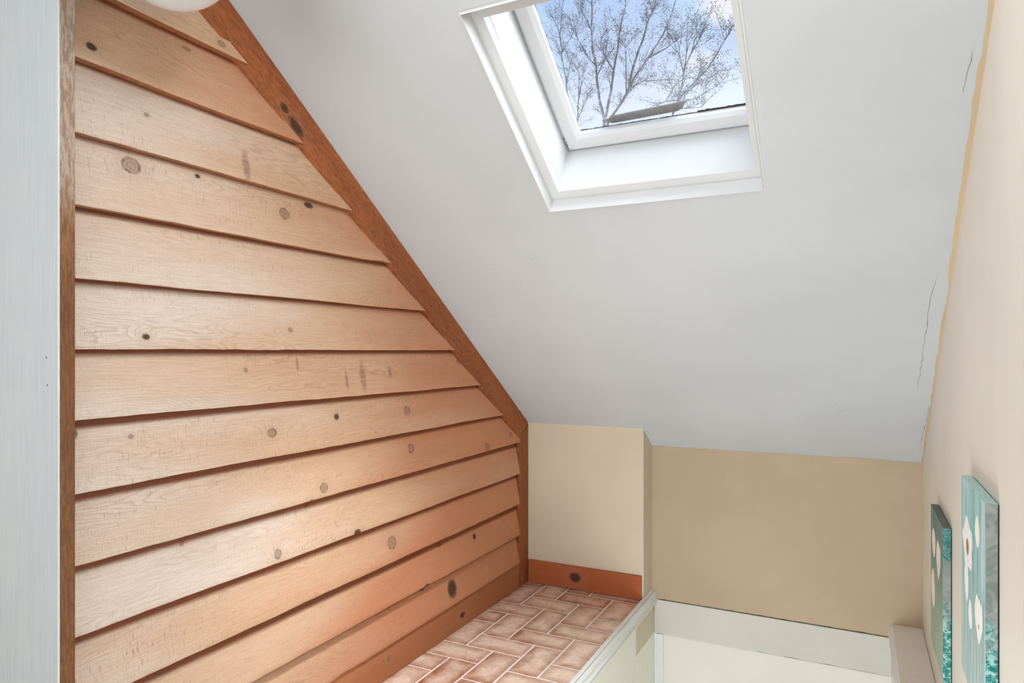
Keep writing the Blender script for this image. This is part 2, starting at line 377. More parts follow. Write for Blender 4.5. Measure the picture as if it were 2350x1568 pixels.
bm = bmesh.new(); box(bm, -.95, -.864, -.6, YR + .002, -2.7, -1.153)
struct(link('wall_ledge', bm, panel_paint()))
bm = bmesh.new(); box(bm, .128, .30, -.6, YR + .002, -2.7, -1.146)
struct(link('wall_stair_right', bm, M_PANEL))
bm = bmesh.new(); box(bm, -.95, .30, -.6, YR + .05, -2.75, -2.7)
struct(link('floor_stairwell', bm, M_LOWER))

# right wall
bm = bmesh.new()
prism(bm, [(XW, YR + .01, -1.16)] if 0 else [(XW, YR + .01, -1.16), (XW, YR + .01, cz(YR) + .02), (XW, -.34, cz(-.34) + .02), (XW, -2.4, cz(-.34) + .02), (XW, -2.4, -1.16)], (.09, 0, 0))
struct(link('wall_right', bm, M_RIGHT))

# ------------------------------------------------------------------ ceiling with the skylight opening
OX0, OX1, OT0, OT1 = -.855, -.2235, 1.384, 2.045
TB, TT = -.175, 4.20
bm = bmesh.new()
XA, XB = -1.54, .27
def cq(x0, x1, t0, t1, off=0.0): poly(bm, [sky(x0, t0, off), sky(x1, t0, off), sky(x1, t1, off), sky(x0, t1, off)])
cq(XA, XB, TB, OT0); cq(XA, XB, OT1, TT); cq(XA, OX0, OT0, OT1); cq(OX1, XB, OT0, OT1)
ceil = struct(link('ceiling', bm, M_CEIL))
def roof_quad(x0, x1, t0, t1):
    poly(bm, [sky(x0, t0, .19), sky(x1, t0, .19), sky(x1, t1, .19), sky(x0, t1, .19)])
bm = bmesh.new()
for a in ((XA, XB, TB, 1.36), (XA, XB, 2.07, TT), (XA, -.88, 1.36, 2.07), (-.18, XB, 1.36, 2.07)): roof_quad(*a)
YRG = sky(0, TT, 0)[1]; ZRG = sky(0, TT, 0)[2]
link('roof_deck', bm, paint('grey_roofing', (.12, .115, .11), .9), parent=ceil)
bm = bmesh.new()       # the rest of the attic room, behind the viewpoint
poly(bm, [(-2.6, YRG, ZRG), (XB, YRG, ZRG), (XB, -2.4, ZRG - .9), (-2.6, -2.4, ZRG - .9)])
poly(bm, [(-2.6, YRG, ZRG), (-1.54, YRG, ZRG), (-1.54, .80, cz(.80)), (-2.6, .80, cz(.80))])
link('rear_slope', bm, M_CEIL, parent=ceil)
bm = bmesh.new()
poly(bm, [(-2.6, -2.4, -1.15), (XB, -2.4, -1.15), (XB, -2.4, ZRG), (-2.6, -2.4, ZRG)])
struct(link('wall_rear', bm, M_RIGHT))
bm = bmesh.new()
poly(bm, [(-2.6, -2.4, -1.15), (-2.6, .86, -1.15), (-2.6, .86, ZRG), (-2.6, -2.4, ZRG)])
poly(bm, [(-2.6, .86, -1.15), (-1.54, .86, -1.15), (-1.54, .86, ZRG), (-2.6, .86, ZRG)])
struct(link('wall_side', bm, M_RIGHT))
bm = bmesh.new(); poly(bm, [(-2.6, -2.4, -1.152), (XB, -2.4, -1.152), (XB, -.6, -1.152), (-2.6, -.6, -1.152)]); poly(bm, [(-2.6, -.6, -1.152), (-1.5, -.6, -1.152), (-1.5, .86, -1.152), (-2.6, .86, -1.152)])
struct(link('floor_room', bm, paint('beige_carpet', lin(190, 178, 160), .95, .06)))
# wavy edge of wall paint brushed on to the ceiling, and the ragged line over the recess
bm = bmesh.new(); prev = None
for k in range(260):
    t = -.16 + k * .0125
    w = .0065 + .006 * mnoise.noise(Vector((t * 6, 3, 0))) + .003 * mnoise.noise(Vector((t * 25, 7, 0)))
    if t > 1.0: w += .004
    w = max(.0015, w)
    cur = (bm.verts.new(sky(XW - w, t, -.0006)), bm.verts.new(sky(XW + .002, t, -.0006)))
    if prev: bm.faces.new((prev[0], cur[0], cur[1], prev[1]))
    prev = cur
prev = None
for k in range(220):
    x = -.87 + k * .00505
    w = .003 + .0035 * mnoise.noise(Vector((x * 9, 1, 4))) + .0022 * mnoise.noise(Vector((x * 60, 2, 4)))
    w = max(.0006, w + (.008 * math.exp(-((x + .02) / .06) ** 2)))
    t0 = -.1655
    cur = (bm.verts.new(sky(x, t0 - .01, -.0005)), bm.verts.new(sky(x, t0 + w, -.0005)))
    if prev: bm.faces.new((prev[0], cur[0], cur[1], prev[1]))
    prev = cur
link('paint_edge', bm, paint('tan_edge_paint', lin(205, 182, 148), .5, .06), parent=ceil)
def ribbon(bm, pts, w, wob=.004, off=-.0005):
    P2 = []
    for a, b in zip(pts, pts[1:]):
        for k in range(14):
            u = k / 14; P2.append((a[0] + (b[0] - a[0]) * u, a[1] + (b[1] - a[1]) * u))
    prev = None
    for i, (x, t) in enumerate(P2):
        x += wob * mnoise.noise(Vector((t * 30, x * 9, 2)))
        ww = w * (.35 + 1.0 * abs(mnoise.noise(Vector((t * 20, 9, x))))) * min(1, i / 5 + .2, (len(P2) - i) / 5)
        cur = (bm.verts.new(sky(x - ww, t, off)), bm.verts.new(sky(x + ww, t, off)))
        if prev: bm.faces.new((prev[0], prev[1], cur[1], cur[0]))
        prev = cur
for pts in ([(.202, .999), (.192, .865), (.193, .779), (.189, .639), (.192, .486), (.185, .397)], [(.233, .288), (.227, .129), (.219, -.039)], [(.213, 1.71), (.208, 1.632), (.207, 1.604)]):
    bm = bmesh.new(); ribbon(bm, pts, .0013)
    link('plaster_crack', bm, paint('hairline_crack', lin(150, 147, 146), .9, .2), parent=ceil)
bm = bmesh.new()
for pts, w in (([(-1.356, .876), (-1.29, .868), (-1.208, .862)], .006), ([(-1.026, 1.19), (-1.006, 1.185), (-.986, 1.164)], .002), ([(-.84, .905), (-.792, .901), (-.75, .925)], .002), ([(-1.291, .24), (-1.289, .215)], .002), ([(-.93, .966), (-.924, .962)], .003), ([(-.12, .26), (-.08, .29), (-.04, .24), (-.07, .19)], .0012)):
    ribbon(bm, pts, w, .006, -.0004)
link('scuff_mark', bm, paint('grey_scuff', lin(182, 179, 178), .7, .1), parent=ceil)

# ------------------------------------------------------------------ skylight (window_1)
win = empty('window_1', sky(-.54, 1.385, 0)); struct(win)
D1, D2 = .045, .205
RX0, RX1, RT0, RT1 = -.825, -.247, 1.421, 1.999
def ring(bm, o, i, off, i_off=None):       # flat frame between two rectangles (x0,x1,t0,t1)
    i_off = off if i_off is None else i_off
    oc = [(o[0], o[2]), (o[1], o[2]), (o[1], o[3]), (o[0], o[3])]; ic = [(i[0], i[2]), (i[1], i[2]), (i[1], i[3]), (i[0], i[3])]
    for k in range(4):
        a, b = oc[k], oc[(k + 1) % 4]; c, d = ic[(k + 1) % 4], ic[k]
        poly(bm, [sky(*a, off), sky(*b, off), sky(*c, i_off), sky(*d, i_off)])
def wallring(bm, r0, o0, r1, o1):
    c0 = [(r0[0], r0[2]), (r0[1], r0[2]), (r0[1], r0[3]), (r0[0], r0[3])]; c1 = [(r1[0], r1[2]), (r1[1], r1[2]), (r1[1], r1[3]), (r1[0], r1[3])]
    for k in range(4):
        a, b = c0[k], c0[(k + 1) % 4]; c, d = c1[(k + 1) % 4], c1[k]
        poly(bm, [sky(*a, o0), sky(*b, o0), sky(*c, o1), sky(*d, o1)])
O = (OX0, OX1, OT0, OT1)
bm = bmesh.new()       # outer reveal: plaster return with a thin raised bead
wallring(bm, O, -.001, (OX0 + .002, OX1 - .002, OT0 + .002, OT1 - .002), -.004); ring(bm, (OX0 - .004, OX1 + .004, OT0 - .004, OT1 + .004), O, -.001)
wallring(bm, (OX0 + .002, OX1 - .002, OT0 + .002, OT1 - .002), -.004, (OX0 + .002, OX1 - .002, OT0 + .004, OT1 - .002), D1)
link('reveal', bm, M_WHITE2, win)
R1 = (RX0, RX1, RT0, RT1); SH = (-.822, -.205, 1.442, 2.06)
bm = bmesh.new()       # curb: underside ring and the shaft walls
ring(bm, (OX0 - .01, OX1 + .01, OT0 - .01, OT1 + .01), R1, D1)
wallring(bm, R1, D1, (RX0 + .001, RX1, RT0 + .002, RT1), D1 + .02)
wallring(bm, (RX0 + .001, RX1, RT0 + .002, RT1), D1 + .02, SH, D2)
link('shaft', bm, M_WHITE2, win)
bm = bmesh.new()       # narrow shadow gap between curb and sash
ring(bm, (SH[0] - .004, SH[1] + .004, SH[2] - .004, SH[3] + .004), (SH[0] + .010, SH[1] - .010, SH[2] + .010, SH[3] - .010), D2 + .002)
wallring(bm, SH, D2 - .001, SH, D2 + .003)
link('shadow_gap', bm, M_GREYP, win)
SI = (-.770, -.258, 1.492, 2.01)
bm = bmesh.new()       # sash frame
so = (SH[0] + .008, SH[1] - .008, SH[2] + .008, SH[3] - .008)
s2 = (SI[0] - .012, SI[1] + .012, SI[2] - .008, SI[3] + .012)
wallring(bm, so, D2 + .014, so, D2 - .004); ring(bm, so, s2, D2 - .004, D2 - .001); ring(bm, s2, SI, D2 - .001, D2 + .012)
wallring(bm, SI, D2 + .012, SI, D2 + .03)
link('sash', bm, M_WHITE2, win)
bm = bmesh.new()       # cracked dark sealant along the glass edge
for side in range(4):
    a, b = [((SI[0], SI[2]), (SI[1], SI[2])), ((SI[1], SI[2]), (SI[1], SI[3])), ((SI[1], SI[3]), (SI[0], SI[3])), ((SI[0], SI[3]), (SI[0], SI[2]))][side]
    inn = [(0, 1), (-1, 0), (0, -1), (1, 0)][side]; prev = None
    for k in range(121):
        u = k / 120; x = a[0] + (b[0] - a[0]) * u; t = a[1] + (b[1] - a[1]) * u
        w = .0026 + .0022 * mnoise.noise(Vector((u * 22, side, 0))) + .0016 * mnoise.noise(Vector((u * 80, side, 1)))
        if side == 0 and u > .70: w += .004 * (1 + .8 * mnoise.noise(Vector((u * 60, 5, 1))))
        if side == 3: w -= .0020
        w = max(.0004, w)
        cur = (bm.verts.new(sky(x - inn[0] * .001, t - inn[1] * .001, D2 + .0285)), bm.verts.new(sky(x + inn[0] * w, t + inn[1] * w, D2 + .0285)))
        if prev: bm.faces.new((prev[0], cur[0], cur[1], prev[1]))
        prev = cur
link('sealant', bm, M_GASKET_AND_SHADE, win)
def glass():
    g = G('hazy_skylight_glass'); o = g.obj(); x, y, z = g.xyz(o)
    t = g.math('DIVIDE', g.math('ADD', g.math('SUBTRACT', YB, y), g.math('MULTIPLY', g.math('SUBTRACT', z, Z0 + H), SL)), LEN)
    film = g.math('ADD', g.rng(t, 1.72, 1.49, .008, .05), g.math('MULTIPLY', g.rng(g.noise(o, 7, 5), .5, .8), .015))
    tr = g.n('ShaderNodeBsdfTransparent', {'Color': (.985, .99, 1.0)}); gl = g.n('ShaderNodeBsdfGlossy', {'Color': (1, 1, 1), 'Roughness': .03})
    tl = g.n('ShaderNodeBsdfTranslucent', {'Color': (.95, .96, 1.0)})
    a = g.n('ShaderNodeMixShader', {0: film, 1: tr.outputs[0], 2: tl.outputs[0]})
    b = g.n('ShaderNodeMixShader', {0: .03, 1: a.outputs[0], 2: gl.outputs[0]})
    g.t.links.new(b.outputs[0], g.out.inputs[0]); return g.m
bm = bmesh.new()
prism(bm, [sky(SI[0] - .006, SI[2] - .006, D2 + .03), sky(SI[1] + .006, SI[2] - .006, D2 + .03), sky(SI[1] + .006, SI[3] + .006, D2 + .03), sky(SI[0] - .006, SI[3] + .006, D2 + .03)], (0, .004 * SL / LEN, .004 / LEN))
link('glass_pane', bm, glass(), win)
bm = bmesh.new()       # flaking paint chips in the lower left corner and cracks along the left wall
for k in range(9):
    u = random.random(); x = SH[0] + .006 + random.uniform(-.003, .004); t = 1.452 + u * .075
    a = random.uniform(.002, .006)
    poly(bm, [sky(x - a * .4, t - a, D2 - .0055), sky(x + a * .5, t - a * .3, D2 - .006), sky(x + a * .2, t + a * 1.1, D2 - .0055), sky(x - a * .6, t + a * .2, D2 - .006)])
link('bare_chip', bm, paint('blue_grey_primer', lin(112, 122, 138), .7, .15), win)
bm = bmesh.new(); prev = None
for k in range(130):
    t = 1.445 + k * .0042; off = .075 + .018 * mnoise.noise(Vector((t * 7, 0, 2))) + .003 * mnoise.noise(Vector((t * 50, 0, 2))) - .03 * max(0, 1.55 - t) / .1 * 0
    w = .0007 * (.4 + abs(mnoise.noise(Vector((t * 35, 4, 4)))) * 2)
    fx = RX0 + .001 + (SH[0] - RX0 - .001) * (off - D1 - .02) / (D2 - D1 - .02) + .0012
    cur = (bm.verts.new(sky(fx, t, off - w)), bm.verts.new(sky(fx, t, off + w)))
    if prev: bm.faces.new((prev[0], cur[0], cur[1], prev[1]))
    prev = cur
link('paint_crack', bm, paint('grey_paint_crack', lin(150, 148, 144), .8, .2), win)

# flat grey metal strip lying on the outside of the glass
def strip_mat():
    g = G('dull_grey_metal'); o = g.obj(); n1 = g.noise(o, 60, 4); n2 = g.noise(o, 500, 2)
    return g.bsdf(g.mix(g.rng(n1, .3, .7), lin(104, 100, 94), lin(124, 120, 113)), .55, g.bump(n2, .2, .0005), .4, Metallic=.25)
bm = bmesh.new()
so_ = D2 + .0345
out = [(-.668, 1.5225), (-.437, 1.5335), (-.449, 1.512), (-.466, 1.503), (-.655, 1.4965), (-.668, 1.4975), (-.673, 1.502), (-.690, 1.504), (-.694, 1.507), (-.694, 1.513), (-.672, 1.5155)]
prism(bm, [sky(x, t, so_) for x, t in out], (0, .0016 * SL / LEN, .0016 / LEN))
strip = tag(link('metal_strip', bm, strip_mat()), 'flat dark grey metal strip with an angled tip lying on the skylight glass', 'metal strip')
bm = bmesh.new()
hc = [(-.6845 + .0019 * math.cos(a), 1.5078 + .0019 * math.sin(a)) for a in [k * math.pi / 5 for k in range(10)]]
poly(bm, [sky(x, t, so_ - .0004) for x, t in hc])
link('hole', bm, paint('pale_hole', lin(225, 222, 214), .6), strip)

# ------------------------------------------------------------------ stairwell trim
def moulding(bm, prof, y0, y1): 
    prism(bm, [(x, y0, z) for x, z in prof], (0, y1 - y0, 0))
bm = bmesh.new()
moulding(bm, [(-.8845, -1.1535), (-.8845, -1.1405), (-.8825, -1.1380), (-.8715, -1.1375), (-.8695, -1.1395), (-.8695, -1.1440), (-.8720, -1.1445), (-.8720, -1.1475), (-.8640, -1.1480), (-.8590, -1.1500), (-.8565, -1.1545), (-.8575, -1.1600), (-.8590, -1.1660), (-.8580, -1.1720), (-.8540, -1.1770), (-.8500, -1.1790), (-.8500, -1.1830), (-.8545, -1.1835), (-.8545, -1.1865), (-.8510, -1.1870), (-.8500, -1.1920), (-.8520, -1.1975), (-.8570, -1.2000), (-.8590, -1.2040), (-.8665, -1.2045), (-.8665, -1.1535)], -.6, YR - .001)
struct(link('trim_3', bm, M_WHITE, bevel=.0008))
bm = bmesh.new()
moulding(bm, [(.2375, -1.1500), (.2375, -1.1260), (.1320, -1.1260), (.1285, -1.1275), (.1275, -1.1330), (.1235, -1.1365), (.1225, -1.1420), (.1235, -1.1475), (.1205, -1.1520), (.1165, -1.1560), (.1155, -1.1620), (.1170, -1.1680), (.1205, -1.1710), (.1215, -1.1790), (.1225, -1.1850), (.1290, -1.1860), (.1290, -1.1500)], -.6, YR - .001)
for f in bm.faces:
    if abs(f.calc_center_median().z + 1.126) < 1e-3 and f.calc_area() > .05: f.material_index = 1
struct(link('trim_4', bm, [M_WHITE, paint('dull_cap_paint', lin(232, 220, 208), .5, .04, .15)], bevel=.0008))
bm = bmesh.new(); box(bm, -.8635, .1275, YR - .0075, YR + .002, -1.3425, -1.1825)
band = struct(link('trim_5', bm, M_BAND, bevel=.001))
bm = bmesh.new(); prev = None
for k in range(240):
    x = -.842 + k * .004
    if x > .118: break
    w = .0022 + .0022 * mnoise.noise(Vector((x * 30, 0, 0))) + .0012 * mnoise.noise(Vector((x * 110, 0, 0)))
    w = max(.0002, w if x < .1 else .0015)
    cur = (bm.verts.new((x, YR - .0009, -1.1825)), bm.verts.new((x, YR - .0009, -1.1815 + w)))
    if prev: bm.faces.new((prev[0], cur[0], cur[1], prev[1]))
    prev = cur
prev = None
for k in range(120):
    x = -.40 + k * .0044
    w = max(.0001, .0006 + .0022 * mnoise.noise(Vector((x * 14, 3, 0))) + .001 * mnoise.noise(Vector((x * 90, 0, 3))))
    cur = (bm.verts.new((x, YR - .0082, -1.3405)), bm.verts.new((x, YR - .0082, -1.3405 + w)))
    if prev: bm.faces.new((prev[0], cur[0], cur[1], prev[1]))
    prev = cur
link('open_joint', bm, M_CRACK, band)
bm = bmesh.new()
prism(bm, [(x, y, -2.7) for x, y in ((-.8635, YR + .001), (-.8635, YR - .006), (-.852, YR - .006), (-.850, YR - .013), (-.845, YR - .0145), (-.840, YR - .012), (-.838, YR - .007), (-.834, YR - .0065), (-.832, YR - .010), (-.826, YR - .011), (-.822, YR - .008), (-.821, YR + .001))], (0, 0, 2.7 - 1.3435))
struct(link('trim_6', bm, M_WHITE, bevel=.0006))

# ------------------------------------------------------------------ painted post on the left
post = tag(empty('post', (-1.6, .835, -1.15)), 'grey-white painted post with a bare wood side, left of the cedar boards', 'post')
bm = bmesh.new(); box(bm, -1.80, -1.4455, .820, .8245, -1.15, 1.16)
link('painted_face', bm, M_POST, post, bevel=.0022, seg=3)['label'] = 'grey-white brushed paint'
bm = bmesh.new(); box(bm, -1.80, -1.4450, .8240, .8540, -1.15, 1.16)
link('bare_side', bm, M_RAW, post, bevel=.0015)['label'] = 'unpainted wood edge'

for (yx, zz_) in ((-1.486, -.012), (-1.482, -.069)):
    bm = bmesh.new(); poly(bm, [(yx + .0016 * math.cos(a), .8196, zz_ + .0019 * math.sin(a)) for a in [k * math.pi / 6 for k in range(12)]])
    link('nail_hole', bm, M_CRACK, post)
# ------------------------------------------------------------------ white globe light at the top left
def opal():
    g = G('opal_glass'); n = g.noise(g.obj(), 3, 2)
    return g.bsdf(g.mix(n, (.80, .79, .78), (.84, .83, .82)), .25, None, .5)
gc = (-1.209, .90, .808); gr = .123
lamp = tag(empty('ceiling_light', (gc[0], gc[1], cz(gc[1]))), 'white round globe ceiling light above the cedar wall, only its bottom showing', 'ceiling light')
bm = bmesh.new()
bmesh.ops.create_uvsphere(bm, u_segments=64, v_segments=40, radius=gr)
for v in bm.verts: v.co += Vector(gc)
link('globe_shade', bm, opal(), lamp, smooth=True)
M_BRASS = paint('brushed_nickel', (.55, .53, .5), .35, .03, .05, 30, .6)
bm = bmesh.new(); tube(bm, [(gc[0], gc[1], gc[2] + gr - .01), (gc[0], gc[1], cz(gc[1]) + .0)], [.008, .008], 16)
link('stem', bm, M_BRASS, lamp, smooth=True)
bm = bmesh.new(); tube(bm, [(gc[0], gc[1], gc[2] + gr - .008), (gc[0], gc[1], gc[2] + gr + .018), (gc[0], gc[1], gc[2] + gr + .03)], [.05, .045, .015], 32)
link('collar', bm, M_BRASS, lamp)
bm = bmesh.new(); tube(bm, [(gc[0], gc[1], cz(gc[1]) - .045), (gc[0], gc[1], cz(gc[1]) - .012), (gc[0], gc[1], cz(gc[1]) + .03)], [.03, .06, .06], 32)
link('canopy', bm, M_BRASS, lamp)

# ------------------------------------------------------------------ canvases on the right wall
def canvas_mats(dark, top, seed):
    g = G('painted_canvas_face'); x, y, z = g.xyz(g.obj())
    zz = g.rng(z, *top)
    st = g.noise(g.comb(seed, g.math('MULTIPLY', y, 90), g.math('MULTIPLY', z, 4)), 1.0, 4, .6)
    bl = g.noise(g.comb(seed + 4, g.math('MULTIPLY', y, 9), g.math('MULTIPLY', z, 5)), 1.0, 3)
    if dark: a, b, c, d = lin(88, 128, 118), lin(120, 140, 128), lin(176, 196, 178), lin(150, 176, 160)
    else: a, b, c, d = lin(118, 178, 178), lin(168, 206, 208), lin(182, 206, 210), lin(148, 186, 188)
    col = g.mix(zz, g.mix(g.rng(st, .35, .65), c, d), g.mix(g.rng(bl, .35, .65), a, b))
    col = g.mix(g.math('MULTIPLY', g.rng(st, .52, .66), g.rng(zz, .75, .2, 0, .8)), col, lin(196, 190, 120) if dark else lin(206, 208, 170))
    col = g.mix(g.math('MULTIPLY', g.rng(st, .46, .36), .35), col, lin(70, 110, 104))
    if not dark: col = g.mix(g.math('MULTIPLY', g.rng(g.noise(g.comb(seed + 9, g.math('MULTIPLY', y, 60), g.math('MULTIPLY', z, 3)), 1.0, 3), .48, .62), .7), col, lin(214, 230, 233))
    face = g.bsdf(col, .5, g.bump(st, .2, .0008), .3)
    g = G('painted_canvas_edge'); o = g.obj(); x, y, z = g.xyz(o); zz = g.rng(z, *top)
    n1 = g.noise(o, 26, 5, .6, .8); n2 = g.noise(o, 75, 4, .6, 1.5)
    up = g.mix(g.rng(n1, .35, .65), lin(112, 122, 116), lin(146, 150, 146))
    dn = g.mix(g.rng(n2, .42, .62), lin(12, 112, 108), lin(150, 190, 184))
    f = g.math('ADD', zz, g.math('MULTIPLY', g.math('SUBTRACT', n1, .5), .9))
    col = g.mix(g.rng(f, .55, .25), up, dn)
    if dark: col = g.mix(g.rng(f, .75, 1.0), col, g.mix(g.rng(n2, .4, .6), lin(30, 96, 92), lin(92, 140, 134)))
    edge = g.bsdf(col, .5, None, .3)
    g = G('painted_canvas_top'); n1 = g.noise(g.obj(), 30, 3)
    tp = g.bsdf(g.mix(n1, lin(150, 190, 182), lin(186, 214, 208)) if not dark else lin(90, 98, 92), .5)
    return face, edge, tp
M_PETAL = paint('white_petal_paint', lin(253, 250, 246), .5, .03, .2, 60)
M_PETAL2 = paint('blush_petal_paint', lin(248, 238, 229), .5, .05, .2, 60)
M_CENTRE = paint('rust_flower_centre', lin(178, 138, 108), .5, .1, .2, 80)
M_STEM = paint('green_stem_paint', lin(96, 122, 104), .6, .1)
M_STEM2 = paint('straw_stem_paint', lin(186, 178, 120), .6, .1)
def canvas(name, label, y0, y1, z0, z1, dark, flowers, stems, seed):
    XF = XW - .0225
    root = tag(empty(name, (XW - .012, (y0 + y1) / 2, z0)), label, 'canvas painting', 'flower canvases on the right wall')
    face, edge, tp = canvas_mats(dark, (z0 + H, z1 + H), seed)
    bm = bmesh.new(); box(bm, XF, XW - .0024, y0, y1, z0, z1)
    for f in bm.faces:
        c = f.calc_center_median()
        f.material_index = 0 if abs(c.x - XF) < 1e-4 else (2 if abs(c.z - z1) < 1e-4 else 1)
    link('canvas', bm, [face, edge, tp], root, bevel=.0012)
    bm = bmesh.new(); box(bm, XW - .0026, XW - .0003, y0 + .003, y1 - .003, z0 + .003, z1 - .003)
    link('stretcher_gap_shade', bm, M_GASKET_AND_SHADE, root)  # dark slab stands in for the shadow in the gap behind the canvas
    # flowers are painted flat on the face: thin films of paint
    def film(bm, pts, d, mi=0): poly(bm, [(XF - d, y, z) for y, z in pts], mi)
    for i, (ya, yb, za, zb, n) in enumerate(stems):
        bm = bmesh.new()
        w = .0016
        pts = [(ya + (yb - ya) * u + .004 * math.sin(u * 5 + i), za + (zb - za) * u) for u in [k / 12 for k in range(13)]]
        for (p, q) in zip(pts, pts[1:]): film(bm, [(p[0] - w, p[1]), (p[0] + w, p[1]), (q[0] + w, q[1]), (q[0] - w, q[1])], .0001 + i * .00001)
        link('painted_stem', bm, [M_STEM, M_STEM2][n], root)
    for i, (ya, yb, za, zb, kind) in enumerate(flowers):
        bm = bmesh.new(); cy_, c_, ry, rz = (ya + yb) / 2, (za + zb) / 2, (yb - ya) / 2, (zb - za) / 2
        pts = []
        for k in range(48):
            a = k / 48 * 2 * math.pi
            if kind == 'bud': r = 1 + .04 * math.sin(3 * a + i); yy = math.cos(a) * abs(math.cos(a)) ** .35; zz_ = math.sin(a) * (1 if math.sin(a) < 0 else .95)
            elif kind == 'open': r = .9 + .10 * math.sin(5 * a + 1) + .03 * math.sin(11 * a); yy = math.cos(a); zz_ = math.sin(a)
            else: r = .92 + .07 * math.cos(2 * a) + .09 * abs(math.sin(2.5 * a)); yy = math.cos(a) * (1 + .15 * math.sin(a)); zz_ = math.sin(a)
            pts.append((cy_ + yy * r * ry, c_ + zz_ * r * rz))
        if kind == 'tulip':
            K = [(-.90, .30), (-.85, .72), (-.62, .95), (-.42, .70), (-.22, .98), (.02, .80), (.30, 1.0), (.62, .78), (.92, .35), (.95, -.10), (.62, -.52), (.30, -.82), (.05, -1.0), (-.22, -.80), (-.60, -.42), (-.88, -.05)]
            pts = [(cy_ + a * ry, c_ + b * rz) for a, b in K]
        film(bm, pts, .0003 + i * .00006, 0)
        if kind in ('open', 'tulip'):
            m = [(cy_ + math.cos(a) * ry * (.24 if kind == 'open' else .10), c_ + (-.1 if kind == 'open' else -.25) * rz + math.sin(a) * rz * (.3 if kind == 'open' else .12)) for a in [k / 20 * 2 * math.pi for k in range(20)]]
            film(bm, m, .0007 + i * .00004, 1)
        link('painted_flower', bm, [M_PETAL if not dark else M_PETAL2, M_CENTRE], root)
    return root
canvas('canvas_painting', 'small aqua canvas of white tulips nearer the camera, hung higher on the cream wall', 1.552, 1.880, -.727, -.286, False,
       [(1.702, 1.858, -.480, -.361, 'open'), (1.765, 1.825, -.548, -.455, 'bud'), (1.616, 1.674, -.394, -.328, 'bud'), (1.711, 1.765, -.592, -.527, 'bud'), (1.571, 1.679, -.583, -.484, 'tulip')],
       [(1.645, 1.64, -.39, -.727, 0), (1.738, 1.72, -.59, -.727, 0), (1.625, 1.61, -.58, -.727, 0), (1.79, 1.77, -.54, -.727, 1), (1.69, 1.70, -.45, -.727, 1), (1.84, 1.83, -.55, -.727, 1), (1.58, 1.59, -.50, -.727, 1), (1.66, 1.655, -.5, -.727, 1)], 1.0)
canvas('canvas_painting', 'dark teal canvas of white buds in the corner, hung lower above the stair cap', 2.268, 2.612, -.938, -.4985, True,
       [(2.464, 2.570, -.646, -.554, 'bud'), (2.315, 2.440, -.680, -.562, 'tulip'), (2.477, 2.590, -.809, -.683, 'bud')],
       [(2.517, 2.50, -.64, -.938, 0), (2.375, 2.40, -.68, -.938, 0), (2.535, 2.52, -.80, -.938, 0), (2.42, 2.45, -.60, -.938, 1), (2.34, 2.36, -.66, -.938, 1), (2.46, 2.47, -.7, -.938, 1), (2.56, 2.56, -.75, -.938, 1), (2.30, 2.31, -.75, -.938, 1)], 6.0)

